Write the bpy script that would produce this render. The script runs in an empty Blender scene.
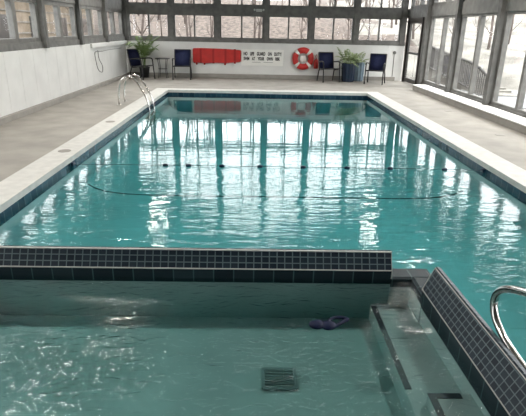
import bpy, bmesh, math, random
from mathutils import Vector, Matrix
PI = math.pi
R = math.radians
S = bpy.context.scene
COL = S.collection

# ------------------------------------------------------------------ camera
cam = bpy.data.cameras.new('camera')
cam.sensor_fit = 'HORIZONTAL'
cam.sensor_width = 36.0
cam.lens = 36.0 * 490.0 / 526.0
cam.clip_end = 400
camo = bpy.data.objects.new('camera', cam)
COL.objects.link(camo)
pitch, yaw, roll = R(20.15), R(1.05), R(1.15)
Fw = Vector((math.sin(yaw) * math.cos(pitch), math.cos(yaw) * math.cos(pitch), -math.sin(pitch)))
Rt = Fw.cross(Vector((0, 0, 1))).normalized()
Up = Rt.cross(Fw)
R2 = Rt * math.cos(roll) + Up * math.sin(roll)
U2 = -Rt * math.sin(roll) + Up * math.cos(roll)
m3 = Matrix((R2, U2, -Fw)).transposed()
camo.matrix_world = Matrix.Translation((0, 0, 1.65)) @ m3.to_4x4()
S.camera = camo

# ------------------------------------------------------------------ world
w = bpy.data.worlds.new('overcast_sky')
S.world = w
w.use_nodes = True
nt = w.node_tree
nt.nodes.clear()
out = nt.nodes.new('ShaderNodeOutputWorld')
bg = nt.nodes.new('ShaderNodeBackground')
tc = nt.nodes.new('ShaderNodeTexCoord')
sep = nt.nodes.new('ShaderNodeSeparateXYZ')
rmp = nt.nodes.new('ShaderNodeValToRGB')
nt.links.new(tc.outputs['Generated'], sep.inputs[0])
nt.links.new(sep.outputs['Z'], rmp.inputs[0])
nt.links.new(rmp.outputs[0], bg.inputs[0])
nt.links.new(bg.outputs[0], out.inputs[0])
rmp.color_ramp.elements[0].position = 0.0
rmp.color_ramp.elements[0].color = (0.80, 0.82, 0.86, 1)
rmp.color_ramp.elements[1].position = 0.6
rmp.color_ramp.elements[1].color = (1.0, 0.99, 0.97, 1)
bg.inputs[1].default_value = 8.0
sun = bpy.data.lights.new('sun', 'SUN')
sun.energy = 1.5
sun.angle = R(25)
sun.color = (1.0, 0.96, 0.9)
suno = bpy.data.objects.new('sun', sun)
COL.objects.link(suno)
suno.rotation_euler = (R(38), R(30), 0)
S.view_settings.view_transform = 'Standard'
S.view_settings.look = 'None'
S.view_settings.exposure = 0.15
S.view_settings.gamma = 1.0
S.view_settings.use_curve_mapping = False
S.cycles.max_bounces = 10
S.cycles.diffuse_bounces = 5
S.cycles.transparent_max_bounces = 24
S.cycles.transmission_bounces = 8
S.cycles.caustics_reflective = False
S.cycles.use_denoising = True


# ------------------------------------------------------------------ materials
def mat(name, col, rough=0.6, metal=0.0, noise=0.0, nscale=8.0, bump=0.0, bscale=60.0, spec=0.5, col2=None):
    m = bpy.data.materials.new(name)
    m.use_nodes = True
    t = m.node_tree
    b = t.nodes['Principled BSDF']
    b.inputs['Roughness'].default_value = rough
    b.inputs['Metallic'].default_value = metal
    b.inputs['Specular IOR Level'].default_value = spec
    b.inputs['Base Color'].default_value = (*col, 1)
    g = t.nodes.new('ShaderNodeNewGeometry')
    if noise or col2:
        n = t.nodes.new('ShaderNodeTexNoise')
        n.inputs['Scale'].default_value = nscale
        n.inputs['Detail'].default_value = 5
        t.links.new(g.outputs['Position'], n.inputs['Vector'])
        r = t.nodes.new('ShaderNodeValToRGB')
        r.color_ramp.elements[0].position = 0.33
        r.color_ramp.elements[1].position = 0.68
        c2 = col2 if col2 else tuple(min(1, c * (1 + noise)) for c in col)
        c1 = col if col2 else tuple(c * (1 - noise) for c in col)
        r.color_ramp.elements[0].color = (*c1, 1)
        r.color_ramp.elements[1].color = (*c2, 1)
        t.links.new(n.outputs[0], r.inputs[0])
        t.links.new(r.outputs[0], b.inputs['Base Color'])
    if bump:
        n2 = t.nodes.new('ShaderNodeTexNoise')
        n2.inputs['Scale'].default_value = bscale
        t.links.new(g.outputs['Position'], n2.inputs['Vector'])
        bp = t.nodes.new('ShaderNodeBump')
        bp.inputs['Strength'].default_value = bump
        bp.inputs['Distance'].default_value = 0.01
        t.links.new(n2.outputs[0], bp.inputs['Height'])
        t.links.new(bp.outputs[0], b.inputs['Normal'])
    return m


def tile_mat(name, c1, c2, grout, w_, h_, mortar=0.004, rough=0.25):
    m = bpy.data.materials.new(name)
    m.use_nodes = True
    t = m.node_tree
    b = t.nodes['Principled BSDF']
    b.inputs['Roughness'].default_value = rough
    b.inputs['Specular IOR Level'].default_value = 0.3
    uv = t.nodes.new('ShaderNodeUVMap')
    br = t.nodes.new('ShaderNodeTexBrick')
    br.offset = 0
    br.squash = 1
    br.inputs['Color1'].default_value = (*c1, 1)
    br.inputs['Color2'].default_value = (*c2, 1)
    br.inputs['Mortar'].default_value = (*grout, 1)
    br.inputs['Scale'].default_value = 1
    br.inputs['Mortar Size'].default_value = mortar
    br.inputs['Mortar Smooth'].default_value = 0.1
    br.inputs['Brick Width'].default_value = w_
    br.inputs['Row Height'].default_value = h_
    t.links.new(uv.outputs[0], br.inputs['Vector'])
    t.links.new(br.outputs['Color'], b.inputs['Base Color'])
    bp = t.nodes.new('ShaderNodeBump')
    bp.inputs['Strength'].default_value = 0.4
    bp.inputs['Distance'].default_value = 0.003
    bp.invert = True
    t.links.new(br.outputs['Fac'], bp.inputs['Height'])
    t.links.new(bp.outputs[0], b.inputs['Normal'])
    return m


def schlick(t, normal=None, f0=0.02):
    """reflectance that is the same from both sides of a thin surface"""
    N, L = t.nodes.new, t.links.new
    g = N('ShaderNodeNewGeometry')
    d = N('ShaderNodeVectorMath'); d.operation = 'DOT_PRODUCT'
    L(g.outputs['Incoming'], d.inputs[0])
    L(normal if normal else g.outputs['Normal'], d.inputs[1])
    a = N('ShaderNodeMath'); a.operation = 'ABSOLUTE'; L(d.outputs['Value'], a.inputs[0])
    b = N('ShaderNodeMath'); b.operation = 'SUBTRACT'; b.inputs[0].default_value = 1; L(a.outputs[0], b.inputs[1]); b.use_clamp = True
    c = N('ShaderNodeMath'); c.operation = 'POWER'; L(b.outputs[0], c.inputs[0]); c.inputs[1].default_value = 5
    e = N('ShaderNodeMath'); e.operation = 'MULTIPLY_ADD'; L(c.outputs[0], e.inputs[0]); e.inputs[1].default_value = 1 - f0; e.inputs[2].default_value = f0
    return e.outputs[0]


def water_mat(name, absorb, density, waves):
    m = bpy.data.materials.new(name)
    m.use_nodes = True
    t = m.node_tree
    t.nodes.clear()
    L = t.links.new
    N = t.nodes.new
    o = N('ShaderNodeOutputMaterial')
    mix = N('ShaderNodeMixShader')
    tr = N('ShaderNodeBsdfTransparent')
    tr.inputs[0].default_value = (0.97, 1, 1, 1)
    gl = N('ShaderNodeBsdfGlossy')
    gl.inputs['Roughness'].default_value = 0.02
    L(tr.outputs[0], mix.inputs[1])
    L(gl.outputs[0], mix.inputs[2])
    L(mix.outputs[0], o.inputs[0])
    geo = N('ShaderNodeNewGeometry')
    sp = N('ShaderNodeSeparateXYZ')
    L(geo.outputs['Position'], sp.inputs[0])
    mr = N('ShaderNodeMapRange')
    L(sp.outputs['Y'], mr.inputs[0])
    for k, v_ in zip(range(1, 5), (3.8, 8.2, 1.35, 0.13)):
        mr.inputs[k].default_value = v_
    prev = None
    for (sx, sy, dist, dtl, warp) in waves:
        mp = N('ShaderNodeMapping')
        mp.inputs['Scale'].default_value = (sx, sy, 1)
        L(geo.outputs['Position'], mp.inputs[0])
        n = N('ShaderNodeTexNoise')
        n.inputs['Scale'].default_value = 1
        n.inputs['Detail'].default_value = dtl
        n.inputs['Roughness'].default_value = 0.45
        n.inputs['Distortion'].default_value = warp
        L(mp.outputs[0], n.inputs['Vector'])
        bp = N('ShaderNodeBump')
        bp.inputs['Strength'].default_value = 1.0
        bp.inputs['Distance'].default_value = dist
        hm = N('ShaderNodeMath')
        hm.operation = 'MULTIPLY'
        L(n.outputs[0], hm.inputs[0])
        L(mr.outputs[0], hm.inputs[1])
        L(hm.outputs[0], bp.inputs['Height'])
        if prev:
            L(prev.outputs[0], bp.inputs['Normal'])
        prev = bp
    L(schlick(t, prev.outputs[0]), mix.inputs[0])
    L(prev.outputs[0], gl.inputs['Normal'])
    va = N('ShaderNodeVolumeAbsorption')
    va.inputs[0].default_value = (*absorb, 1)
    va.inputs[1].default_value = density
    L(va.outputs[0], o.inputs['Volume'])
    return m


def glass_mat():
    m = bpy.data.materials.new('window_glass')
    m.use_nodes = True
    t = m.node_tree
    t.nodes.clear()
    L = t.links.new
    N = t.nodes.new
    o = N('ShaderNodeOutputMaterial')
    mix = N('ShaderNodeMixShader')
    tr = N('ShaderNodeBsdfTransparent')
    tr.inputs[0].default_value = (0.95, 0.96, 0.96, 1)
    gl = N('ShaderNodeBsdfGlossy')
    gl.inputs['Roughness'].default_value = 0.0
    L(schlick(t, None, 0.03), mix.inputs[0])
    L(tr.outputs[0], mix.inputs[1])
    L(gl.outputs[0], mix.inputs[2])
    L(mix.outputs[0], o.inputs[0])
    return m


def emit(name, col, k):
    m = bpy.data.materials.new(name)
    m.use_nodes = True
    b = m.node_tree.nodes['Principled BSDF']
    b.inputs['Emission Color'].default_value = (*col, 1)
    b.inputs['Emission Strength'].default_value = k
    return m


LAMP = 300
M = dict(
    white=mat('white_painted_panel', (0.66, 0.66, 0.64), 0.5, noise=0.05, nscale=2.5),
    frame=mat('grey_stained_timber', (0.135, 0.133, 0.125), 0.7, noise=0.22, nscale=6, bump=0.2, bscale=40),
    frame_d=mat('dark_grey_timber', (0.095, 0.094, 0.088), 0.7, noise=0.2, nscale=7),
    ceil=mat('grey_ceiling_boards', (0.16, 0.155, 0.145), 0.8, noise=0.15, nscale=4),
    deck=mat('brushed_concrete_deck', (0.285, 0.268, 0.24), 0.75, noise=0.14, nscale=2.2, bump=0.25, bscale=90),
    coping=mat('pale_coping_stone', (0.54, 0.53, 0.50), 0.6, noise=0.08, nscale=9, bump=0.15, bscale=70),
    curb=mat('beige_grey_curb', (0.27, 0.255, 0.23), 0.7, noise=0.1, nscale=4),
    cap=mat('white_sill_cap', (0.74, 0.74, 0.72), 0.5, noise=0.05, nscale=6),
    plaster=mat('pool_plaster', (0.38, 0.52, 0.53), 0.7, noise=0.06, nscale=1.6),
    spa_plaster=mat('spa_plaster', (0.36, 0.42, 0.41), 0.7, noise=0.09, nscale=2.6),
    stripe=mat('black_tile_stripe', (0.012, 0.02, 0.03), 0.4, noise=0.3, nscale=20),
    steel=mat('brushed_stainless_steel', (0.62, 0.60, 0.57), 0.17, metal=1.0),
    navy=mat('navy_sling_fabric', (0.016, 0.024, 0.085), 0.8, noise=0.2, nscale=30),
    black=mat('black_powder_coated_metal', (0.012, 0.012, 0.013), 0.4),
    red=mat('red_vinyl', (0.46, 0.020, 0.016), 0.5, noise=0.12, nscale=6),
    dred=mat('dark_red_strap', (0.30, 0.012, 0.01), 0.7),
    offw=mat('off_white_plastic', (0.78, 0.76, 0.72), 0.5),
    sign=mat('white_sign_board', (0.76, 0.76, 0.72), 0.45),
    ink=mat('black_sign_lettering', (0.02, 0.02, 0.02), 0.6),
    leaf=mat('palm_leaf_green', (0.055, 0.11, 0.022), 0.5, col2=(0.16, 0.23, 0.07), nscale=5),
    leaf2=mat('pale_leaf_green', (0.12, 0.19, 0.07), 0.5, col2=(0.32, 0.38, 0.19), nscale=6),
    pot=mat('navy_glazed_pot', (0.015, 0.03, 0.06), 0.2),
    pot2=mat('blue_grey_fluted_pot', (0.16, 0.22, 0.27), 0.35, noise=0.15),
    potd=mat('dark_plastic_pot', (0.02, 0.022, 0.022), 0.5),
    soil=mat('potting_soil', (0.03, 0.02, 0.014), 0.95, noise=0.3, nscale=40),
    door=mat('dark_bronze_door', (0.022, 0.019, 0.017), 0.4),
    float_=mat('dark_blue_float', (0.008, 0.02, 0.05), 0.4),
    rope=mat('grey_pool_rope', (0.10, 0.13, 0.15), 0.7),
    toy=mat('dark_navy_vinyl', (0.003, 0.009, 0.045), 0.6, spec=.3),
    drain=mat('grey_drain_grate', (0.24, 0.28, 0.28), 0.5),
    leafg=mat('leaf_litter_ground', (0.018, 0.012, 0.009), 0.95, col2=(0.100, 0.077, 0.064), nscale=4.5),
    gravel=mat('pale_gravel_ground', (0.075, 0.070, 0.060), 0.9, col2=(0.20, 0.19, 0.17), nscale=0.8),
    snow=mat('old_snow', (0.45, 0.45, 0.47), 0.8, noise=0.04, nscale=1),
    asphalt=mat('wet_blue_grey_paving', (0.06, 0.068, 0.08), 0.5, noise=0.15, nscale=2),
    bark=mat('grey_bark', (0.085, 0.068, 0.06), 0.9, noise=0.3, nscale=7),
    stone=mat('tan_stone_wall', (0.10, 0.075, 0.05), 0.9, col2=(0.19, 0.155, 0.115), nscale=3),
    wood_o=mat('weathered_grey_wood', (0.05, 0.047, 0.045), 0.8, noise=0.2, nscale=9),
    bulb=emit('lamp_bulb', (1, .95, .87), 12),
    lamp=mat('white_lamp_housing', (0.5, 0.5, 0.48), 0.4),
)
M['tile_dark'] = tile_mat('dark_navy_mosaic_tile', (0.010, 0.019, 0.030), (0.022, 0.036, 0.050), (0.13, 0.17, 0.18), 0.058, 0.0475, 0.0042, .35)
M['tile_side'] = tile_mat('small_navy_mosaic_tile', (0.010, 0.019, 0.030), (0.022, 0.036, 0.050), (0.13, 0.17, 0.18), 0.050, 0.0405, 0.0032, .38)
M['tile_blk'] = tile_mat('dark_wall_tile', (0.008, 0.017, 0.024), (0.018, 0.034, 0.042), (0.05, 0.09, 0.095), 0.15, 0.15, 0.005, .5)
M['tile_blue'] = tile_mat('blue_waterline_tile', (0.010, 0.034, 0.060), (0.026, 0.068, 0.10), (0.06, 0.11, 0.135), 0.15, 0.15, 0.006)
M['glass'] = glass_mat()
M['water'] = water_mat('pool_water', (0.46, 0.80, 0.81), 1.75,
                       [(0.6, 1.8, 0.009, 1.0, 0.3), (2.2, 8.5, 0.0062, 2.0, 0.6), (8, 28, 0.0013, 2.0, 0.6)])
M['spa_water'] = water_mat('spa_water', (0.40, 0.74, 0.73), 1.6,
                           [(1.8, 3.0, 0.011, 1.5, 1.5), (6.5, 13.0, 0.011, 1.5, 2.0)])


# ------------------------------------------------------------------ helpers
def obj(name, bm, material, parent=None, smooth=False, loc=None, kind=None):
    me = bpy.data.meshes.new(name)
    bm.normal_update()
    bm.to_mesh(me)
    bm.free()
    if smooth:
        for p in me.polygons:
            p.use_smooth = True
    for mm in (material if isinstance(material, (list, tuple)) else [material]):
        me.materials.append(M[mm])
    o = bpy.data.objects.new(name, me)
    COL.objects.link(o)
    if parent:
        o.parent = parent
    if loc:
        o.location = loc
    if kind:
        o['kind'] = kind
    return o


def tag(o, label, cat, group=None, kind=None):
    o['label'] = label
    o['category'] = cat
    if group:
        o['group'] = group
    if kind:
        o['kind'] = kind
    return o


def thing(name, label, cat, loc=(0, 0, 0), rz=0, group=None):
    o = bpy.data.objects.new(name, None)
    COL.objects.link(o)
    o.location = loc
    o.rotation_euler = (0, 0, rz)
    return tag(o, label, cat, group)


def struct(name, bm, m, parent=None, smooth=False):
    return obj(name, bm, m, parent, smooth, kind=None if parent else 'structure')


def copy_tree(o, parent=None):
    c = o.copy()
    COL.objects.link(c)
    c.parent = parent
    for ch in list(o.children):
        copy_tree(ch, c)
    return c


def box(bm, x0, y0, z0, x1, y1, z1, bev=0.0, mi=0):
    g = bmesh.ops.create_cube(bm, size=1)
    vs = g['verts']
    for v in vs:
        v.co = Vector((x0 + (v.co.x + .5) * (x1 - x0), y0 + (v.co.y + .5) * (y1 - y0), z0 + (v.co.z + .5) * (z1 - z0)))
    fs = {f for v in vs for f in v.link_faces}
    for f in fs:
        f.material_index = mi
    if bev:
        es = list({e for v in vs for e in v.link_edges})
        bmesh.ops.bevel(bm, geom=es, offset=bev, segments=2, affect='EDGES', profile=0.5)
    return bm


def NB():
    return bmesh.new()


def smooth_path(pts, n=6):
    pts = [Vector(p) for p in pts]
    if len(pts) < 3:
        return pts
    P = [pts[0] * 2 - pts[1]] + pts + [pts[-1] * 2 - pts[-2]]
    res = []
    for i in range(1, len(P) - 2):
        p0, p1, p2, p3 = P[i - 1:i + 3]
        for k in range(n):
            t = k / n
            res.append(0.5 * ((2 * p1) + (p2 - p0) * t + (2 * p0 - 5 * p1 + 4 * p2 - p3) * t * t + (3 * p1 - p0 - 3 * p2 + p3) * t ** 3))
    res.append(pts[-1])
    return res


def tube(bm, pts, r, seg=8, sm=0, r2=None, cap=True):
    pts = smooth_path(pts, sm) if sm else [Vector(p) for p in pts]
    n = len(pts)
    rs = [r + ((r2 if r2 is not None else r) - r) * i / (n - 1) for i in range(n)]
    t0 = (pts[1] - pts[0]).normalized()
    u = t0.orthogonal().normalized()
    rings = []
    for i, p in enumerate(pts):
        t = (pts[min(i + 1, n - 1)] - pts[max(i - 1, 0)]).normalized()
        u = (u - t * u.dot(t)).normalized()
        v = t.cross(u)
        rings.append([bm.verts.new(p + (u * math.cos(a) + v * math.sin(a)) * rs[i]) for a in [2 * PI * k / seg for k in range(seg)]])
    for i in range(n - 1):
        for k in range(seg):
            bm.faces.new((rings[i][k], rings[i][(k + 1) % seg], rings[i + 1][(k + 1) % seg], rings[i + 1][k]))
    if cap:
        bm.faces.new(rings[0][::-1])
        bm.faces.new(rings[-1])
    return bm


def lathe(bm, prof, seg=24, z0=0, flute=0, fa=0.0):
    rings = []
    for r, z in prof:
        rings.append([bm.verts.new(((r + (fa * math.cos(flute * 2 * PI * k / seg) if flute and r > .05 else 0)) * math.cos(2 * PI * k / seg),
                                    (r + (fa * math.cos(flute * 2 * PI * k / seg) if flute and r > .05 else 0)) * math.sin(2 * PI * k / seg), z + z0)) for k in range(seg)])
    for i in range(len(rings) - 1):
        for k in range(seg):
            bm.faces.new((rings[i][k], rings[i][(k + 1) % seg], rings[i + 1][(k + 1) % seg], rings[i + 1][k]))
    bm.faces.new(rings[0][::-1])
    bm.faces.new(rings[-1])
    return bm


def extrude_profile(bm, prof, a0, a1, axis, u0=0.0, mis=None, a_end=None):
    """closed profile; axis 'x': prof=(y,z) swept along x; axis 'y': prof=(x,z) swept along y.  UV = length along, arc length."""
    uvl = bm.loops.layers.uv.verify()
    n = len(prof)

    def P(a, q):
        return (a, q[0], q[1]) if axis == 'x' else (q[0], a, q[1])
    ends = a_end if a_end else [a1] * n
    A = [bm.verts.new(P(a0, q)) for q in prof]
    B = [bm.verts.new(P(ends[i], q)) for i, q in enumerate(prof)]
    s = 0
    for i in range(n):
        j = (i + 1) % n
        d = math.dist(prof[i], prof[j])
        f = bm.faces.new((A[i], A[j], B[j], B[i]))
        uvs = [(a0, 0), (a0, d), (ends[j], d), (ends[i], 0)]
        for lp, q in zip(f.loops, uvs):
            lp[uvl].uv = (q[0] + u0, q[1] + 0.002)
        if mis:
            f.material_index = mis[i]
    for ring, sgn in ((A, 1), (B, -1)):
        f = bm.faces.new(ring[::-1] if sgn > 0 else ring)
        for lp, q in zip(f.loops, (prof[::-1] if sgn > 0 else prof)):
            lp[uvl].uv = (q[0], q[1])
        if mis:
            f.material_index = max(mis)
    bmesh.ops.recalc_face_normals(bm, faces=bm.faces[:])
    return bm


def band(bm, p, q, z0, z1, th, inward):
    """upright tile band from p to q (xy) of thickness th, uv in metres"""
    uvl = bm.loops.layers.uv.verify()
    p, q = Vector(p), Vector(q)
    n = Vector(inward) * th
    c = [p, q, q + n, p + n]
    lo = [bm.verts.new((v.x, v.y, z0)) for v in c]
    hi = [bm.verts.new((v.x, v.y, z1)) for v in c]
    L = (q - p).length
    for i in range(4):
        j = (i + 1) % 4
        f = bm.faces.new((lo[i], lo[j], hi[j], hi[i]))
        ll = L if i in (0, 2) else th
        for lp, uv in zip(f.loops, [(0, 0), (ll, 0), (ll, z1 - z0), (0, z1 - z0)]):
            lp[uvl].uv = uv
    bm.faces.new(hi)
    bm.faces.new(lo[::-1])
    bmesh.ops.recalc_face_normals(bm, faces=bm.faces[:])
    return bm


def shear(bm):
    """the side wall of the spa splays outwards a little towards the near end"""
    for v in bm.verts:
        if v.co.x > 1.1:
            v.co.x += .032 * max(0, 3.04 - v.co.y)


def prism(bm, poly, z0, z1):
    lo = [bm.verts.new((x, y, z0)) for x, y in poly]
    hi = [bm.verts.new((x, y, z1)) for x, y in poly]
    n = len(poly)
    for i in range(n):
        j = (i + 1) % n
        bm.faces.new((lo[i], lo[j], hi[j], hi[i]))
    bm.faces.new(hi)
    bm.faces.new(lo[::-1])
    bmesh.ops.recalc_face_normals(bm, faces=bm.faces[:])
    return bm


# ------------------------------------------------------------------ dimensions
XL, XR = -4.47, 5.10        # window walls
YB, YN = 17.70, -3.5        # end wall, wall behind the viewer
PL, PR, PF, PN = -2.45, 3.10, 13.80, 0.90   # pool opening
W = -0.12                   # water level
BOT = -0.62                 # pool floor
SB = -0.46                  # spa floor
SX = 1.195                  # spa right wall
SY = 3.28                   # spa far wall
RIDGE, EAVE = 6.2, 3.25
XM = (XL + XR) / 2

# ------------------------------------------------------------------ outside ground
bm = NB()
uvx = [(-60, 60)]
g = 26
rows = []
for j in range(g + 1):
    y = 18.3 + j * 1.6
    rows.append([bm.verts.new((-32 + i * 2.5, y, -0.35 + min(4.3, max(0, (y - 20.5)) * 0.20) + 0.35 * math.sin(i * .7 + j * .5))) for i in range(g + 1)])
for j in range(g):
    for i in range(g):
        f = bm.faces.new((rows[j][i], rows[j][i + 1], rows[j + 1][i + 1], rows[j + 1][i]))
        f.material_index = 1 if -32 + i * 2.5 > 5 + math.sin(j * 1.7) * 1.5 else 0
struct('hillside', bm, ['leafg', 'gravel'], smooth=True)
bm = NB(); box(bm, -32, -20, -1.6, XL - 0.35, 18.35, -0.25)
struct('ground_left', bm, 'gravel')
bm = NB(); box(bm, XR + 0.25, -20, -1.6, 33, 18.35, -0.30)
struct('ground_right', bm, 'gravel')
bm = NB()
for i in range(13):
    for j in range(9):
        pass
rows = []
for i in range(14):
    x = 14 + i * 1.6
    rows.append([bm.verts.new((x, -14 + j * 2.5, -0.32 + i * 0.2 + 0.2 * math.sin(i * .9 + j * 1.3))) for j in range(16)])
for i in range(13):
    for j in range(15):
        bm.faces.new((rows[i][j], rows[i + 1][j], rows[i + 1][j + 1], rows[i][j + 1]))
struct('bank_right', bm, 'gravel', smooth=True)

# ------------------------------------------------------------------ deck and basin
bm = NB()
CW = 0.34
for (a, b, c, d) in ((XL - .3, YN - .2, PL - CW, YB + .3), (PR + CW, YN - .2, XR + .3, YB + .3), (PL - CW, PF + CW, PR + CW, YB + .3), (PL - CW, YN - .2, PR + CW, PN - CW)):
    box(bm, a, b, -1.3, c, d, 0)
struct('floor', bm, 'deck')

bm = NB()     # basin shell
box(bm, PL - .3, PN - .3, -1.3, PR + .3, PF + .3, BOT)
for (a, b, c, d) in ((PL - CW, PN - CW, PL, PF + CW), (PR, PN - CW, PR + CW, PF + CW), (PL, PF, PR, PF + CW), (PL, PN - CW, PR, PN)):
    box(bm, a, b, -1.25, c, d, -0.06)
struct('pool_basin', bm, 'plaster')
bm = NB()     # rounded cove where the long walls meet the floor
for sg in (1, -1):
    pf = [(0, -.30), (.04, -.40), (.10, -.47), (.18, -.52), (.30, -.56), (.42, -.583), (.60, -.603), (.80, -.612), (1.05, BOT - .001), (.0, BOT - .01)]
    x0 = PL if sg > 0 else PR
    lo = [bm.verts.new((x0 + sg * x, SY + .125, z)) for x, z in pf]
    hi = [bm.verts.new((x0 + sg * x, PF, z)) for x, z in pf]
    for i in range(8):
        j = i + 1
        bm.faces.new((lo[i], lo[j], hi[j], hi[i]))
bmesh.ops.recalc_face_normals(bm, faces=bm.faces[:])
struct('pool_cove', bm, 'plaster', smooth=True)

bm = NB()     # coping
T = 0.015
o_ = 0.025
poly_o = [(PL - CW, PN - CW), (PR + CW, PN - CW), (PR + CW, PF + CW), (PL - CW, PF + CW)]
poly_i = [(PL + o_, PN + o_), (PR - o_, PN + o_), (PR - o_, PF - o_), (PL + o_, PF - o_)]
for i in range(4):
    j = (i + 1) % 4
    prism(bm, [poly_o[i], poly_o[j], poly_i[j], poly_i[i]], -0.055, T)
bmesh.ops.remove_doubles(bm, verts=bm.verts[:], dist=1e-4)
struct('coping', bm, 'coping')

bm = NB()
band(bm, (PL, PN), (PL, PF), -0.19, -0.056, 0.006, (1, 0))
band(bm, (PR, PN), (PR, PF), -0.19, -0.056, 0.006, (-1, 0))
band(bm, (PL, PF), (PR, PF), -0.19, -0.056, 0.006, (0, -1))
band(bm, (SX, PN), (PR, PN), -0.19, -0.056, 0.006, (0, 1))
struct('waterline_tiles', bm, 'tile_blue')

bm = NB()     # tile stripe across the bottom and up both walls
ST = 6.62
prof = [(PL + .10, -.47), (PL + .18, -.52), (PL + .30, -.56), (PL + .42, -.583), (PL + .60, -.603), (PL + .80, -.612), (PL + 1.05, BOT + .002)]
pr2 = prof + [(PL + PR - x, z) for x, z in prof[::-1]]
for (xa, za), (xb, zb) in zip(pr2[:-1], pr2[1:]):
    f = [bm.verts.new(p) for p in ((xa, ST, za + .003), (xb, ST, zb + .003), (xb, ST + .04, zb + .003), (xa, ST + .04, za + .003))]
    bm.faces.new(f)
struct('bottom_stripe', bm, 'stripe')

# spa shell
bm = NB()
box(bm, PL, PN, BOT - .3, SX + .07, SY, SB)
struct('spa_floor', bm, 'spa_plaster')
# cut for the spa: basin floor sits above, so spa is lined by its own higher floor block
bm = NB()
extrude_profile(bm, [(SY + .008, BOT - .5), (SY + .008, -.155), (SY, -.155), (SY, -0.04), (SY + .065, 0.080), (SY + .085, 0.086), (SY + .115, 0.075), (SY + .12, -.30), (SY + .112, -.30), (SY + .112, BOT - .5)], PL, 1.037, 'x', mis=[2, 1, 1, 0, 0, 0, 1, 1, 2, 2])
struct('spa_divider', bm, ['tile_dark', 'tile_blk', 'spa_plaster'])
bm = NB()
yf = 3.04
extrude_profile(bm, [(SX + .008, BOT - .5), (SX + .008, -.20), (SX, -.20), (SX, -0.06), (SX + .080, 0.085), (SX + .095, 0.095), (SX + .125, 0.085), (SX + .13, -.3), (SX + .122, -.3), (SX + .122, BOT - .5)], PN, yf, 'y', mis=[2, 2, 1, 0, 0, 0, 1, 1, 2, 2],
                a_end=[yf, yf, yf, yf, yf + .04, yf + .045, yf + .05, yf + .05, yf + .05, yf + .05])
shear(bm)
struct('spa_side_wall', bm, ['tile_side', 'tile_blk', 'spa_plaster'])
bm = NB()
extrude_profile(bm, [(SY, BOT - .5), (SY, -.18), (SY, -0.112), (SY + .02, -0.100), (SY + .16, -0.104), (SY + .17, -.13), (SY + .17, BOT - .5)], 1.037, 1.36, 'x', mis=[2, 1, 1, 1, 1, 1, 2])
extrude_profile(bm, [(SX, BOT - .5), (SX, -.18), (SX, -0.112), (SX + .02, -0.100), (SX + .15, -0.104), (SX + .165, -.13), (SX + .165, BOT - .5)], 3.03, SY + .01, 'y', mis=[2, 1, 1, 1, 1, 1, 2])
struct('spillway', bm, ['tile_dark', 'tile_blk', 'spa_plaster'])
bm = NB()    # pale grout edge lines of the raised walls
box(bm, PL, SY - .005, -0.045, 1.037, SY + .002, -0.037)
box(bm, PL, SY + .060, 0.078, 1.037, SY + .075, 0.086)
box(bm, 1.034, SY + .0, -0.11, 1.042, SY + .01, -0.04)
tube(bm, [(1.038, SY, -.04), (1.038, SY + .066, .082)], .003, 6)
tube(bm, [(1.038, SY + .066, .082), (1.038, SY + .118, .07)], .005, 6)
box(bm, SX - .004, PN, -0.065, SX + .002, yf, -0.059)
tube(bm, [(SX + .082, PN, .089), (SX + .082, yf + .043, .089)], .003, 6)
tube(bm, [(SX, yf, -.06), (SX + .082, yf + .04, .088)], .003, 6)
shear(bm)
struct('trim_1', bm, 'coping')
# spa bench and steps with dark nosing
bm = NB()
box(bm, 0.90, PN, BOT, SX + .07, SY, -0.33, .01)
struct('spa_bench', bm, 'spa_plaster')
bm = NB()
box(bm, 0.90, 2.33, -0.332, 0.94, SY - .03, -0.326)
struct('bench_nosing', bm, 'stripe')
bm = NB()
box(bm, 0.985, PN, BOT, SX + .07, 2.22, -0.26, .01)
struct('spa_step', bm, 'spa_plaster')
bm = NB()
box(bm, 0.985, 2.175, -0.262, 1.17, 2.215, -0.256)
box(bm, 0.985, 1.4, -0.262, 1.025, 2.175, -0.256)
struct('step_nosing', bm, 'stripe')

# water bodies
bm = NB()
e = -.02
prism(bm, [(PL + e, SY + .10), (1.03, SY + .10), (1.03, SY + .15), (1.345, SY + .15), (1.345, SY - .1), (SX + .11, SY - .1), (SX + .11, 3.04), (SX + .11 + .068, PN + e), (PR - e, PN + e), (PR - e, PF - e), (PL + e, PF - e)], BOT - .05, W)
tag(obj('pool_water', bm, 'water', smooth=False), 'rippled teal water filling the long main pool', 'water', kind='stuff')
bm = NB()
prism(bm, [(PL + e, PN + e), (SX + .085, PN + e), (SX + .02, 3.04), (SX + .02, SY + .02), (PL + e, SY + .02)], BOT - .05, W)
tag(obj('spa_water', bm, 'spa_water', smooth=False), 'darker green water in the raised foreground spa', 'water', kind='stuff')

# ------------------------------------------------------------------ walls
def panel_wall(name, a0, a1, fixed, axis, face, z0=0.0, z1=1.17, pitch=0.6, th=0.12):
    bm = NB()
    a = a0
    while a < a1 - .01:
        b = min(a + pitch, a1)
        if axis == 'x':
            box(bm, a + .004, fixed, z0, b - .004, fixed + th, z1, .003)
            box(bm, a - .004, fixed + .012, z0, a + .006, fixed + th, z1)
        else:
            s = face
            x0, x1 = (fixed - th, fixed) if s > 0 else (fixed, fixed + th)
            box(bm, x0, a + .004, z0, x1, b - .004, z1, .003)
            box(bm, x0, a - .004, z0, (x1 - .012 if s > 0 else x1), a + .006, z1)
        a = b
    return struct(name, bm, 'white')


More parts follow.
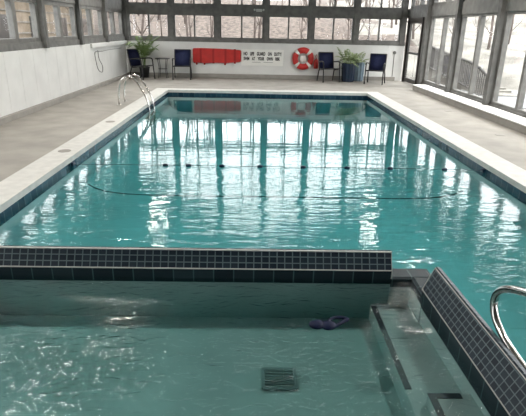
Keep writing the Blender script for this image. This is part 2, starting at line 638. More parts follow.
panel_wall('wall_back', XL, XR, YB, 'x', 1)
panel_wall('wall_left', YN, YB, XL, 'y', 1)
bm = NB(); box(bm, XL, YB - .06, 0, XR - .25, YB, .13, .006)
struct('baseboard_back', bm, 'curb')
bm = NB(); box(bm, XL, YN, 0, XL + .09, YB - .06, .10, .006)
struct('baseboard_left', bm, 'curb')
bm = NB(); box(bm, XL - .02, 13.9, 1.06, XL + .06, YB - .02, 1.175, .01)
struct('trim_2', bm, 'white')
# right: curb with a white cap
bm = NB(); box(bm, 4.68, YN, 0, XR + .15, 14.95, 0.135, .008)
struct('wall_right', bm, 'curb')
bm = NB(); box(bm, 4.665, YN, 0.135, XR - .02, 14.97, 0.16, .006)
struct('trim_3', bm, 'cap')
# wall behind the viewer: white board wall
bm = NB()
prism(bm, [(XL - .2, YN - .2), (XR + .2, YN - .2), (XR + .2, YN), (XL - .2, YN)], 0, EAVE)
v = [bm.verts.new(p) for p in ((XL - .2, YN, EAVE), (XR + .2, YN, EAVE), (XM, YN, RIDGE), (XL - .2, YN - .2, EAVE), (XR + .2, YN - .2, EAVE), (XM, YN - .2, RIDGE))]
bm.faces.new((v[0], v[1], v[2])); bm.faces.new((v[3], v[5], v[4]))
bm.faces.new((v[0], v[2], v[5], v[3])); bm.faces.new((v[1], v[4], v[5], v[2]))
struct('wall_front', bm, 'ceil')
# gabled ceiling
def roof_slab(bm, f0, f1, y0, y1, z_off=0.0, th=.18):
    """piece of both roof slopes; f = 0 at the ridge, 1 at the eave"""
    half = XR - XM + .45
    drop = (RIDGE - EAVE) / (XR - XM) * half
    for s_ in (-1, 1):
        pts = [(XM + s_ * half * f0, RIDGE - drop * f0), (XM + s_ * half * f1, RIDGE - drop * f1)]
        vs = [(pts[0][0], y0, pts[0][1]), (pts[1][0], y0, pts[1][1]), (pts[1][0], y1, pts[1][1]), (pts[0][0], y1, pts[0][1])]
        lo = [bm.verts.new((p[0], p[1], p[2] + z_off)) for p in vs]
        hi = [bm.verts.new((p[0], p[1], p[2] + z_off + th)) for p in vs]
        for i in range(4):
            j = (i + 1) % 4
            bm.faces.new((lo[i], lo[j], hi[j], hi[i]))
        bm.faces.new(lo)
        bm.faces.new(hi)


bm = NB()
roof_slab(bm, 0, 1, YN - .3, YB + .8)
bmesh.ops.recalc_face_normals(bm, faces=bm.faces[:])
struct('ceiling', bm, 'ceil')
# rafters
slope = (RIDGE - EAVE) / (XR - XM)
TN = [10]


def trim(bm, m='frame'):
    o = struct('trim_%d' % TN[0], bm, m)
    TN[0] += 1
    return o


WN = [1]


def window(axis, fixed, a0, a1, z0, z1, mull=1, mw=.05, depth=.10, edge=.05, roof=None):
    """one glazed bay: frame + panes. axis 'x' lies in an end wall, 'y' in a side wall"""
    def bx(bm, a, z, b, zz, d0, d1):
        if axis == 'x':
            box(bm, a, fixed + d0, z, b, fixed + d1, zz)
        else:
            box(bm, fixed + d0, a, z, fixed + d1, b, zz)
    bm = NB()
    bx(bm, a0, z0, a0 + edge, z1, 0, depth); bx(bm, a1 - edge, z0, a1, z1, 0, depth)
    bx(bm, a0 + edge, z0, a1 - edge, z0 + edge * .8, 0, depth); bx(bm, a0 + edge, z1 - edge * .8, a1 - edge, z1, 0, depth)
    n = mull + 1
    wd = (a1 - a0) / n
    for k in range(1, n):
        c = a0 + wd * k
        bx(bm, c - mw / 2, z0 + edge * .8, c + mw / 2, z1 - edge * .8, 0, depth)
    f = struct('window_%d' % WN[0], bm, 'frame')
    WN[0] += 1
    for k in range(n):
        a, b = a0 + wd * k, a0 + wd * (k + 1)
        g = NB()
        bx(g, a + .01, z0 + .01, b - .01, z1 - .01, depth * .5, depth * .5 + .006)
        obj('pane', g, 'glass', f)
    return f


# end wall: posts, beams, four rows of windows below the gable line
XP = [-4.42, -2.90, -1.34, 0.30, 1.84, 3.36, 4.98]
for i, x in enumerate(XP):
    zt = EAVE + slope * (min(x - XL, XR - x) + 0.0) - .02
    hw = .075 if 0 < i < 6 else .09
    trim(box(NB(), x - hw, YB - .02, 1.17, x + hw, YB + .16, zt, .005))
rowsz = [(1.17, 1.29, 2.05), (2.05, 2.34, 3.15), (3.15, 3.33, 4.15), (4.15, 4.33, 5.05), (5.05, 5.2, 5.7)]
for ri, (zb, zw, zt) in enumerate(rowsz):
    half = (RIDGE - zb) / slope
    xa, xb = max(XL, XM - half), min(XR, XM + half)
    trim(box(NB(), xa, YB - .01, zb, xb, YB + .14, zw, .004), 'frame')
    for i in range(6):
        a, b = XP[i] + .075, XP[i + 1] - .075
        lim = EAVE + slope * min(a - XL, XR - b)
        if lim < zt - .35:
            continue
        window('x', YB + .03, a, b, zw, min(zt, lim), 1, .05)
# white light fitting on the beam
t = thing('emergency_light', 'small white emergency light on the beam over the end windows', 'light', (0.06, YB - .01, 2.2))
obj('housing', box(NB(), -.10, -.06, -.04, .10, 0, .05, .012), 'lamp', t)
for s in (-1, 1):
    b_ = NB(); lathe(b_, [(.012, 0), (.03, -.02), (.034, -.05), (.03, -.055)], 12)
    for v in b_.verts:
        v.co = Vector((v.co.x + s * .15, v.co.z - .02, v.co.y + .02))
    obj('lamp_head', b_, 'lamp', t)
    tube_b = NB(); tube(tube_b, [(s * .09, -.03, .01), (s * .15, -.03, .02)], .008, 6); obj('arm', tube_b, 'lamp', t)

# left wall: timber sill, posts, beam, two rows
LP = [15.45 - 2.25 * k for k in range(-1, 9)]
trim(box(NB(), XL - .16, YN, 1.17, XL - .005, YB, 1.30, .005), 'frame')
trim(box(NB(), XL - .16, YN, 2.12, XL - .02, YB, 2.42, .005), 'frame')
trim(box(NB(), XL - .16, YN, 3.08, XL - .02, YB, EAVE + .06, .005), 'frame')
for y in LP:
    trim(box(NB(), XL - .17, y - .07, 1.17, XL + .07, y + .07, EAVE + .05, .006), 'frame_d')
for i in range(len(LP) - 1):
    window('y', XL - .15, LP[i + 1] + .07, LP[i] - .07, 1.30, 2.12, 1, .15, .11, .10)
    window('y', XL - .15, LP[i + 1] + .07, LP[i] - .07, 2.42, 3.08, 2, .12, .11, .08)
# right wall: tall glazing
RP = [15.5 - 2.32 * k for k in range(0, 9)]
trim(box(NB(), XR, YN, 2.06, XR + .15, YB, 2.36, .005), 'frame')
trim(box(NB(), XR, YN, 3.08, XR + .15, YB, EAVE + .06, .005), 'frame')
trim(box(NB(), XR, YN, 0.135, XR + .15, 15.5, 0.20, .005), 'frame')
for y in RP:
    trim(box(NB(), XR - .10, y - .075, 0.135, XR + .16, y + .075, EAVE + .05, .006), 'frame_d')
for i in range(len(RP) - 1):
    window('y', XR + .03, RP[i + 1] + .075, RP[i] - .075, .20, 2.06, 1, .09, .11, .065)
    window('y', XR + .03, RP[i + 1] + .075, RP[i] - .075, 2.36, 3.08, 1, .10, .11, .08)
window('y', XR + .03, 15.575, 17.62, 2.36, 3.08, 1, .10, .11, .08)
# door on the right wall in the far corner
trim(box(NB(), XR, 15.575, 0, XR + .12, 15.95, 2.06, .005), 'frame')
bm = NB()
dy0, dy1 = 15.98, 17.55
box(bm, XR - .04, dy1 - .09, 0, XR + .10, dy1, 2.06, .004)
box(bm, XR - .04, dy0, 0, XR + .10, dy0 + .07, 2.06, .004)
box(bm, XR - .04, dy0 + .07, 1.98, XR + .10, dy1 - .09, 2.06, .004)
d = struct('door_1', bm, 'door')
bm = NB()
la, lb = dy0 + .07, dy1 - .09
box(bm, XR, la, .02, XR + .045, la + .11, 1.98, .003)
box(bm, XR, lb - .11, .02, XR + .045, lb, 1.98, .003)
box(bm, XR, la + .11, .02, XR + .045, lb - .11, .16, .003)
box(bm, XR, la + .11, 1.88, XR + .045, lb - .11, 1.98, .003)
box(bm, XR, la + .11, .93, XR + .045, lb - .11, 1.0, .003)
lf = obj('door_leaf', bm, 'door', d)
obj('pane', box(NB(), XR + .018, la + .1, .15, XR + .024, lb - .1, 1.9), 'glass', lf)
bm = NB(); box(bm, XR - .02, la + .02, .92, XR, la + .09, 1.12, .004); tube(bm, [(XR - .02, la + .05, 1.0), (XR - .06, la + .05, 1.0), (XR - .06, la + .17, 1.0)], .010, 8)
obj('door_handle', bm, 'black', lf)


# ------------------------------------------------------------------ ceiling lamps
def high_bay(x, y, z, lab):
    t = thing('pendant_lamp', lab, 'lamp', (x, y, z), group='pendant lamps over the pool')
    bm = NB(); lathe(bm, [(.05, .30), (.09, .28), (.13, .16), (.27, .0), (.262, .0), (.12, .15), (.08, .26)], 24)
    obj('shade', bm, 'lamp', t, True)
    obj('stem', tube(NB(), [(0, 0, .28), (0, 0, RIDGE - abs(x - XM) * slope - z + .01)], .012, 8), 'steel', t)
    bm = NB(); bmesh.ops.create_uvsphere(bm, u_segments=16, v_segments=10, radius=.09)
    obj('bulb', bm, 'bulb', t, True, loc=(0, 0, .10))
    l = bpy.data.lights.new('lamp_light', 'SPOT')
    l.energy = LAMP
    l.color = (1, .95, .87)
    l.shadow_soft_size = .24
    l.spot_size = R(150)
    l.spot_blend = .5
    lo = bpy.data.objects.new('lamp_light', l)
    COL.objects.link(lo)
    lo.parent = t
    lo.location = (0, 0, -.02)


for x in (-2.85, 3.48):
    for y in (4.6, 9.1, 13.6):
        high_bay(x, y, 3.68, 'white pendant lamp hanging from the sloped ceiling over the pool')

# ------------------------------------------------------------------ rails
t = thing('pool_ladder', 'stainless pool ladder curving over the left coping', 'ladder', (0, 0, 0))
for y in (11.02, 11.50):
    obj('handrail', tube(NB(), [(-3.03, y, 0.0), (-3.02, y, .30), (-2.96, y, .50), (-2.82, y, .60), (-2.68, y, .56), (-2.54, y, .38), (-2.42, y, .14), (-2.37, y, -.10), (-2.36, y, -.50)], .021, 12, 6), 'steel', t, True)
    bm = NB(); lathe(bm, [(.05, 0), (.05, .012), (.024, .02)], 16)
    obj('flange', bm, 'steel', t, True, loc=(-3.03, y, .001))
for z in (-.25, -.45):
    obj('tread', box(NB(), -2.40, 11.03, z, -2.32, 11.49, z + .025, .005), 'steel', t)
t = thing('grab_rail', 'bent stainless steel grab rail beside the spa wall', 'handrail', (1.375, 0, 0))
obj('tube', tube(NB(), [(0, .62, 0.0), (0, .62, .50), (0, .72, .78), (0, .95, .86), (0, 1.35, .745), (0, 1.95, .50), (0, 2.20, .405), (0, 2.33, .345), (0, 2.41, .275), (0, 2.425, .20), (0, 2.375, .13),
                        (0, 2.26, .085), (0, 2.10, .065), (0, 1.90, .055), (0, 1.5, .045), (0, 1.0, .03), (0, .80, .02), (0, .72, 0.0)], .0215, 16, 8), 'steel', t, True)
for y in (.50, ):
    bm = NB(); lathe(bm, [(.05, 0), (.05, .012), (.024, .02)], 16)
    obj('flange', bm, 'steel', t, True, loc=(0, .62, .0155))

# ------------------------------------------------------------------ float rope
t = thing('safety_rope', 'thin float line strung across the pool at the slope break', 'rope')
FX = [-1.21, -0.90, -0.45, .066, .652, 1.249, 1.839, 2.582]
pts = [(PL + .02, 6.36, W + .02)] + [(x, 6.42, W + .012) for x in FX] + [(PR - .02, 6.34, W + .02)]
obj('line', tube(NB(), pts, .0035, 6, 3), 'rope', t, True)
for x in FX:
    bm = NB()
    lathe(bm, [(.010, -.036), (.017, -.030), (.021, -.010), (.021, .010), (.017, .030), (.010, .036)], 14)
    for v in bm.verts:
        v.co = Vector((v.co.z, v.co.x, v.co.y))
    obj('float', bm, 'float_', t, True, loc=(x, 6.42, W + .010))
for x, s in ((PL + .012, 1), (PR - .012, -1)):
    obj('wall_anchor', box(NB(), min(x, x + s * .03), 6.31, W - .0, max(x, x + s * .03), 6.39, W + .05, .005), 'float_', t)

# ------------------------------------------------------------------ spa bits
t = thing('floor_drain', 'square grey drain grate on the spa floor', 'drain', (.172, 2.565, SB + .002))
bm = NB()
for s in (-1, 1):
    box(bm, s * .12 - .012, -.12, 0, s * .12 + .012, .12, .012)
    box(bm, -.12, s * .12 - .012, 0, .12, s * .12 + .012, .012)
r_ = obj('rim', bm, 'drain', t)
bm = NB()
for k in range(7):
    box(bm, -.11, -.10 + k * .032, .001, .11, -.088 + k * .032, .010)
g_ = obj('grate', bm, 'drain', t)
r_.scale = g_.scale = (.85, .78, 1)
t = thing('swim_goggles', 'dark blue goggles with trailing strap afloat in the spa', 'goggles', (.445, 2.655, W), R(12))
bm = NB()
for s_ in (-1, 1):
    q = bmesh.ops.create_uvsphere(bm, u_segments=14, v_segments=8, radius=.045)
    for v in q['verts']:
        v.co = Vector((v.co.x * 1.15 + s_ * .034, v.co.y * 1.0 - s_ * .012 + .01, v.co.z * .5 + .006))
obj('lenses', bm, 'toy', t, True)
obj('strap', tube(NB(), [(.04, .03, .004), (.09, .07, .006), (.15, .07, .004), (.185, .045, .002), (.15, .03, .001), (.10, .0, .001), (.05, -.02, .002)], .011, 8, 6), 'toy', t, True)

# deck covers
CV = [(-2.62, 6.62, 'coping', 'round lid in the left coping, nearer of the two'), (-2.62, 8.85, 'coping', 'round lid in the left coping, farther one near the ladder'),
      (4.21, 8.31, 'deck', 'round drain cover on right deck, nearer of the two'), (4.27, 10.9, 'deck', 'round drain cover on right deck, farther of the two')]
for x, y, kind, lab in CV:
    bm = NB(); lathe(bm, [(.085, 0), (.085, .004), (.078, .006), (.07, .004), (.0001, .004)], 22)
    o = obj('drain_cover', bm, 'curb', loc=(x, y, (T if kind == 'coping' else 0) + .0005))
    tag(o, lab, 'drain cover')


# ------------------------------------------------------------------ furniture
def make_chair(name):
    t = thing(name, '', 'chair')
    w2 = .27
    # front = -y
    bm = NB()
    prof = [(-.25, .43), (-.12, .40), (.05, .385), (.19, .39)]
    rws = [[bm.verts.new((x, y, z)) for x in (-w2 + .02, w2 - .02)] for y, z in prof]
    for i in range(3):
        bm.faces.new((rws[i][0], rws[i][1], rws[i + 1][1], rws[i + 1][0]))
    bmesh.ops.solidify(bm, geom=bm.faces[:], thickness=.008)
    obj('seat', bm, 'navy', t, True)
    bm = NB()
    prof = [(.20, .40), (.255, .60), (.30, .78), (.335, .91)]
    rws = [[bm.verts.new((x, y, z)) for x in (-w2 + .02, 0, w2 - .02)] for y, z in prof]
    for i in range(3):
        for k in range(2):
            bm.faces.new((rws[i][k], rws[i][k + 1], rws[i + 1][k + 1], rws[i + 1][k]))
    bmesh.ops.solidify(bm, geom=bm.faces[:], thickness=.008)
    obj('backrest', bm, 'navy', t, True)
    bm = NB()
    for s in (-1, 1):
        tube(bm, [(s * (w2 - .01), -.26, .43), (s * (w2 - .01), -.1, .40), (s * (w2 - .01), .19, .39), (s * (w2 - .01), .26, .61), (s * (w2 - .01), .34, .925)], .017, 8, 4)
    tube(bm, [(-w2, -.26, .43), (w2, -.26, .43)], .017, 8)
    tube(bm, [(-w2 + .01, .34, .92), (w2 - .01, .34, .92)], .017, 8)
    obj('frame', bm, 'black', t, True)
    for s in (-1, 1):
        obj('leg', tube(NB(), [(s * (w2 + .02), -.30, 0), (s * (w2 + .015), -.265, .35), (s * (w2 + .015), -.24, .60)], .019, 8, 3), 'black', t, True)
        obj('leg', tube(NB(), [(s * (w2 + .01), .30, 0), (s * (w2 + .005), .20, .30), (s * (w2 - .005), .14, .42)], .019, 8, 3), 'black', t, True)
        obj('armrest', tube(NB(), [(s * (w2 + .015), -.24, .60), (s * (w2 + .02), -.20, .645), (s * (w2 + .02), -.08, .655), (s * (w2 + .01), .12, .635), (s * w2, .265, .63)], .021, 8, 4), 'black', t, True)
    return t


ch = make_chair('patio_chair')
CH = [(-3.78, 16.75, R(62), 'navy sling patio chair turned sideways before the tall palm'),
      (-2.47, 16.95, R(3), 'navy sling patio chair left of the red rescue board'),
      (2.42, 17.0, R(14), 'navy sling patio chair between red ring buoy and potted plant'),
      (3.90, 16.55, R(-22), 'navy sling patio chair right of the potted plants by the door')]
for i, (x, y, rz, lab) in enumerate(CH):
    c = ch if i == 0 else copy_tree(ch)
    c.location = (x, y, 0)
    c.rotation_euler = (0, 0, rz)
    c['label'] = lab
    c['group'] = 'navy patio chairs along the end wall'

t = thing('side_table', 'small black metal side table between two navy chairs', 'table', (-3.16, 17.2, 0))
bm = NB(); lathe(bm, [(.24, .62), (.25, .63), (.25, .64), (.24, .645)], 24)
obj('table_top', bm, 'black', t)
for k in range(4):
    a = PI / 4 + k * PI / 2
    obj('leg', tube(NB(), [(.2 * math.cos(a), .2 * math.sin(a), .62), (.15 * math.cos(a), .15 * math.sin(a), .3), (.2 * math.cos(a), .2 * math.sin(a), 0)], .01, 8, 5), 'black', t, True)
bm = NB(); tube(bm, [(.15 * math.cos(k * PI / 8), .15 * math.sin(k * PI / 8), .3) for k in range(17)], .007, 6)
obj('ring_brace', bm, 'black', t, True)


def frond(bm, base, ang, length, lift, droop, nl=11, lw=.16, wd=.016):
    d = Vector((math.cos(ang), math.sin(ang), 0))
    side = Vector((-math.sin(ang), math.cos(ang), 0))
    P = []
    for k in range(nl + 1):
        s = k / nl
        P.append(Vector(base) + d * (length * s * .8) + Vector((0, 0, lift * s - droop * s * s)))
    tube(bm, P, .006, 5, r2=.002)
    for k in range(2, nl + 1):
        s = k / nl
        ll = lw * math.sin(PI * (0.15 + .8 * s)) + .03
        fw = (P[k] - P[k - 1]).normalized()
        for sg in (-1, 1):
            a = P[k]
            tip = a + side * sg * ll * .8 + fw * ll * .7 - Vector((0, 0, ll * .35))
            mid = (a + tip) / 2 + fw * wd
            mid2 = (a + tip) / 2 - fw * wd
            f = [bm.verts.new(p) for p in (a, mid2, tip, mid)]
            bm.faces.new(f)


random.seed(3)
t = thing('potted_palm', 'tall green palm in a dark pot in left far corner', 'plant', (-3.80, 17.28, 0))
bm = NB(); lathe(bm, [(.13, 0), (.17, .30), (.19, .34), (.17, .34), (.16, .30)], 22)
obj('pot', bm, 'potd', t, True)
bm = NB(); lathe(bm, [(.16, .295), (.155, .31)], 18); obj('soil', bm, 'soil', t)
for k in range(5):
    a = k * 2 * PI / 5
    obj('stem', tube(NB(), [(.03 * math.cos(a), .03 * math.sin(a), .3), (.05 * math.cos(a), .05 * math.sin(a), .6), (.09 * math.cos(a), .09 * math.sin(a), .85)], .012, 6, 3), 'leaf', t, True)
for k in range(22):
    a = k * 2.4
    bm = NB()
    ln = random.uniform(.5, .72) * (0.62 if math.sin(a) > .3 else 1)
    frond(bm, (.05 * math.cos(a), .05 * math.sin(a), random.uniform(.55, .85)), a, ln, random.uniform(.5, 1.0), random.uniform(.3, .6), lw=.17, wd=.022)
    obj('frond', bm, 'leaf', t)

t = thing('potted_plant', 'leafy plant in a dark navy ribbed planter by the wall', 'plant', (3.10, 17.05, 0))
bm = NB(); lathe(bm, [(.17, 0), (.20, .05), (.235, .55), (.25, .60), (.22, .60), (.21, .55)], 48, flute=12, fa=.012)
obj('pot', bm, 'pot', t, True)
bm = NB(); lathe(bm, [(.205, .55), (.20, .57)], 18); obj('soil', bm, 'soil', t)
for k in range(26):
    a = k * 2.4
    bm = NB()
    ln = random.uniform(.38, .62) * (0.7 if math.sin(a) > .3 else 1)
    frond(bm, (.06 * math.cos(a), .06 * math.sin(a), .57), a, ln, random.uniform(.35, .8), random.uniform(.15, .55), nl=8, lw=.12, wd=.026)
    obj('frond', bm, 'leaf2', t)
t = thing('fluted_planter', 'paler blue-grey fluted planter right of the navy one', 'planter', (3.50, 17.32, 0))
bm = NB(); lathe(bm, [(.14, 0), (.16, .05), (.18, .58), (.19, .62), (.17, .62), (.16, .58)], 48, flute=10, fa=.014)
obj('pot', bm, 'pot2', t, True)
bm = NB(); lathe(bm, [(.16, .57), (.155, .59)], 18); obj('soil', bm, 'soil', t)
for k in range(12):
    a = k * 2.4 + 1
    bm = NB()
    frond(bm, (.03 * math.cos(a), .03 * math.sin(a), .58), a, random.uniform(.25, .42) * (.6 if math.sin(a) > .3 else 1), random.uniform(.25, .55), random.uniform(.15, .4), nl=7, lw=.10, wd=.02)
    obj('frond', bm, 'leaf2', t)

# ------------------------------------------------------------------ things on the end wall
YW = YB - .002
t = thing('rescue_board', 'long red rescue board strapped on the white end wall', 'rescue board', (-1.37, YW, .73))
bm = NB()
pr = [(-.83, -.20), (-.80, -.26), (-.70, -.245), (-.40, -.26), (-.05, -.24), (.30, -.245), (.62, -.215), (.80, -.20), (.83, -.16), (.83, .17), (.80, .20), (.4, .225), (0, .235), (-.5, .245), (-.80, .235), (-.83, .19)]
lo = [bm.verts.new((x, -.02, z)) for x, z in pr]
hi = [bm.verts.new((x * .985, -.075, z * .94)) for x, z in pr]
n = len(pr)
for i in range(n):
    bm.faces.new((lo[i], lo[(i + 1) % n], hi[(i + 1) % n], hi[i]))
bm.faces.new(hi); bm.faces.new(lo[::-1])
bmesh.ops.recalc_face_normals(bm, faces=bm.faces[:])
obj('board', bm, 'red', t)
for x in (-.55, -.12, .30, .62):
    obj('strap', box(NB(), x - .035, -.082, -.25, x + .035, -.074, .23, .002), 'dred', t)
for x in (-.70, -.43, .28):
    bm = NB(); bmesh.ops.create_uvsphere(bm, u_segments=12, v_segments=8, radius=.035)
    obj('buckle', bm, 'dred', t, True, loc=(x, -.04, -.275))
for x in (-.6, .6):
    obj('wall_bracket', box(NB(), x - .02, -.02, -.28, x + .02, 0, .25), 'offw', t)


def text_line(words, size, loc, parent, width, gap=.09, bold=.0065):
    """one line of block lettering, each word a mesh of its own"""
    ms = []
    for wd_ in words:
        cu = bpy.data.curves.new('lettering', 'FONT')
        cu.body = wd_
        cu.size = size
        cu.align_y = 'CENTER'
        cu.extrude = .002
        cu.offset = bold
        tmp = bpy.data.objects.new('tmp', cu)
        COL.objects.link(tmp)
        dg = bpy.context.evaluated_depsgraph_get()
        me = bpy.data.meshes.new_from_object(tmp.evaluated_get(dg))
        bpy.data.objects.remove(tmp)
        xs = [v.co.x for v in me.vertices]
        ms.append((me, min(xs), max(xs)))
    tot = sum(m[2] - m[1] for m in ms)
    k = (width - gap * (len(words) - 1)) / tot
    x = -width / 2
    for me, a, b in ms:
        for v in me.vertices:
            v.co = Vector(((v.co.x - a) * k, -v.co.z, v.co.y))
        me.materials.clear()
        me.materials.append(M['ink'])
        o = bpy.data.objects.new('lettering', me)
        COL.objects.link(o)
        o.parent = parent
        o.location = (loc[0] + x, loc[1], loc[2])
        x += (b - a) * k + gap


t = thing('warning_sign', 'white sign reading NO LIFE GUARD ON DUTY on the end wall', 'sign', (.20, YW, .695))
obj('board', box(NB(), -.73, -.02, -.275, .73, 0, .265, .004), 'sign', t)
text_line('NO LIFE GUARD ON DUTY!'.split(), .15, (0, -.023, .115), t, 1.30)
text_line('SWIM AT YOUR OWN RISK'.split(), .15, (-.02, -.023, -.045), t, 1.26)
for a, b in ((-.36, -.06), (.04, .36)):
    obj('small_print', box(NB(), a, -.023, -.162, b, -.02, -.153), 'ink', t)

t = thing('ring_buoy', 'red ring buoy with white bands on the end wall', 'life ring', (1.60, YW - .08, .69))
Rr, rr = .275, .10
for q in range(4):
    for nm, m_, a0, a1, rad in (('ring_segment', 'red', q * 90 + 54, q * 90 + 126, rr), ('white_band', 'offw', q * 90 + 36, q * 90 + 54, rr + .003)):
        bm = NB()
        pts = [(Rr * math.cos(R(a0 + (a1 - a0) * k / 8)), 0, Rr * math.sin(R(a0 + (a1 - a0) * k / 8))) for k in range(9)]
        tube(bm, pts, rad, 14)
        for v in bm.verts:
            v.co.y *= .75
        obj(nm, bm, m_, t, True)
obj('grab_line', tube(NB(), [((Rr + .10 + .02 * math.cos(8 * a)) * math.cos(a), 0, (Rr + .10 + .02 * math.cos(8 * a)) * math.sin(a)) for a in [k * PI / 32 for k in range(65)]], .006, 6), 'offw', t, True)
obj('hub_plate', box(NB(), -.10, .02, -.10, .10, .068, .10, .01), 'offw', t)
t = thing('throw_bag', 'small red throw bag hanging right of the ring buoy', 'bag', (2.06, YW - .05, .53))
bm = NB(); lathe(bm, [(.05, -.17), (.08, -.15), (.085, .05), (.07, .12), (.03, .16)], 16)
obj('bag', bm, 'red', t, True)
obj('cord', tube(NB(), [(0, 0, .15), (.03, .0, .24), (0, .03, .29), (-.03, 0, .24), (0, 0, .15)], .008, 6, 4), 'dred', t, True)
obj('wall_hook', tube(NB(), [(0, .05, .30), (0, .0, .28), (0, -.01, .31)], .007, 6, 3), 'steel', t, True)
t = thing('wall_outlet', 'round grey electrical box with conduit near the door', 'outlet', (4.76, YW, .94))
bm = NB(); lathe(bm, [(.055, 0), (.055, .04), (.045, .05)], 18)
for v in bm.verts:
    v.co = Vector((v.co.x, -v.co.z, v.co.y))
obj('cover', bm, 'frame', t)
obj('conduit', tube(NB(), [(0, -.014, -.05), (0, -.014, -.80)], .012, 8), 'frame', t)
t = thing('hanging_cord', 'thin grey looped cord hanging on white left wall', 'cord', (XL + .02, 0, 0))
obj('cord', tube(NB(), [(0, 14.9, .94), (0, 14.4, .95), (.0, 14.18, .93), (.01, 14.16, .75), (.015, 14.3, .47), (.015, 14.65, .38), (.01, 14.72, .55), (0, 14.5, .75), (0, 14.45, .98)], .009, 6, 5), 'frame', t, True)
obj('wire_run', tube(NB(), [(0, 14.9, .94), (0, 15.6, .955), (0, 17.0, .95)], .006, 6, 2), 'frame', t, True)

# ------------------------------------------------------------------ outside things
random.seed(11)


def make_tree(seed, h):
    random.seed(seed)
    t = thing('bare_tree', 'bare winter tree on the slope beyond the end windows', 'tree', group='bare trees beyond the windows')
    lean = random.uniform(-.08, .08)
    bm = NB()
    tr = [Vector((lean * z + .08 * math.sin(z * 1.3 + seed), .05 * math.cos(z + seed), z)) for z in [h * k / 7 for k in range(8)]]
    tube(bm, tr, .085, 7, r2=.015)
    obj('trunk', bm, 'bark', t, True)
    bm = NB()
    for k in range(20):
        i = random.randint(1, 6)
        a = random.uniform(0, 2 * PI)
        L_ = random.uniform(.7, 1.9) * (1.15 - i / 9)
        b0 = tr[i]
        b1 = b0 + Vector((math.cos(a) * L_ * .5, math.sin(a) * L_ * .5, L_ * .5))
        b2 = b1 + Vector((math.cos(a + .4) * L_ * .35, math.sin(a + .4) * L_ * .35, L_ * .65))
        tube(bm, [b0, b1, b2], .024, 5, r2=.006)
        for q in range(3):
            c = b0.lerp(b1, .4 + .3 * q)
            a2 = a + random.uniform(-1.2, 1.2)
            tube(bm, [c, c + Vector((math.cos(a2) * .4, math.sin(a2) * .4, .5))], .013, 4, r2=.004)
    obj('branches', bm, 'bark', t, True)
    return t


protos = [make_tree(s, h) for s, h in ((1, 7), (2, 8.5), (3, 6.2), (4, 7.6))]
random.seed(21)
spots = []
while len(spots) < 70:
    q = (random.uniform(-14, 14), random.uniform(22.5, 42))
    if all(math.dist(q, p) > 1.9 for p in spots) and not (q[0] < -6.2 and q[1] < 33):
        spots.append(q)
for i, (x, y) in enumerate(spots):
    c = protos[i] if i < 4 else copy_tree(protos[i % 4])
    c.location = (x, y, -0.5 + min(4.3, max(0, (y - 20.5)) * .20))
    s = random.uniform(.5, .95)
    c.scale = (s * .9, s * .9, s)
    c.rotation_euler = (0, 0, random.uniform(0, 6.28))
LT = 'bare winter tree seen through the left side windows'
for i, (x, y) in enumerate([(-7.0, 19.5), (-7.6, 23.0), (-6.9, 27.5)]):
    c = copy_tree(protos[i % 4]); c.location = (x, y, -.3); c['label'] = LT
LT = 'bare winter tree on the pale bank beyond the right windows'
for i, (x, y) in enumerate([(17, 22), (19.5, 14), (16.5, 17.5), (21, 19), (18, 9), (23, 25)]):
    c = copy_tree(protos[i % 4]); c.location = (x, y, .2 + (x - 14) * .2 - .3); c['label'] = LT

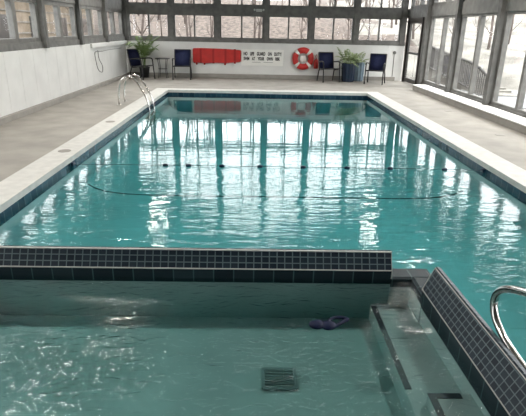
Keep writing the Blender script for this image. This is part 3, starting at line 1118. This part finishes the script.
# stone building beyond the left windows
t = thing('stone_building', 'tan stone building beyond the left side windows', 'building', (-9.5, 15.0, -.35))
bm = NB(); box(bm, -5, -2, 0, 0, 15.5, 3.6)
obj('wall', bm, 'stone', t)
bm = NB()
z = .35
while z < 3.6:
    box(bm, .0, -2, z, .03, 15.5, z + .05)
    z += .42
obj('stone_courses', bm, 'gravel', t)
for y in (1, 4, 7, 10, 13):
    f = obj('window', box(NB(), 0, y, 1.0, .06, y + 1.1, 2.3), 'wood_o', t)
    obj('pane', box(NB(), .055, y + .08, 1.08, .07, y + 1.02, 2.22), 'door', f)
bm = NB(); box(bm, -5.3, -2.3, 3.6, .4, 15.8, 3.8)
obj('roof', bm, 'wood_o', t)

# stair railing beyond the right windows
RX = 7.2
RTOP = [(15.0, -.05), (15.6, .36), (16.3, .58), (17.1, .71), (19.1, .87), (22.0, 1.14)]
def rail_z(y):
    for (a, za), (b, zb) in zip(RTOP[:-1], RTOP[1:]):
        if a <= y <= b:
            return za + (zb - za) * (y - a) / (b - a)
    return RTOP[-1][1]


t = thing('stair_railing', 'grey wooden outdoor stair railing beyond the right windows', 'railing', (RX, 0, 0))
obj('handrail', tube(NB(), [(0, y, z + .0) for y, z in RTOP], .045, 6), 'wood_o', t)
obj('bottom_rail', tube(NB(), [(0, y, max(z - .80, -.26)) for y, z in RTOP], .04, 6), 'wood_o', t)
y, n_ = 15.05, 0
while y < 21.9:
    z = rail_z(y)
    if n_ % 12 == 0:
        obj('post', box(NB(), -.05, y - .05, -.3, .05, y + .05, z + .08), 'wood_o', t)
    else:
        obj('baluster', box(NB(), -.018, y - .018, max(z - .80, -.28), .018, y + .018, z), 'wood_o', t)
    y += .14
    n_ += 1
t = thing('outdoor_steps', 'grey outdoor steps climbing beside the wooden railing', 'steps', (RX + .05, 0, 0))
y, k = 16.0, 0
while y < 21.6:
    obj('step', box(NB(), .05, y, -.3, 1.4, y + .42, max(-.24, rail_z(y) - .86)), 'gravel', t)
    y += .42
bm = NB(); box(bm, 7.0, 13.5, -.30, 9.6, 17.6, -.27)
struct('paved_path', bm, 'asphalt')
for (x0, y0, x1, y1) in ((-7.0, 2, -5.6, 16), (11.6, -6, 13.8, 18)):
    bm = NB(); box(bm, x0, y0, -.30, x1, y1, -.2, .04)
    struct('snow_bank', bm, 'snow')
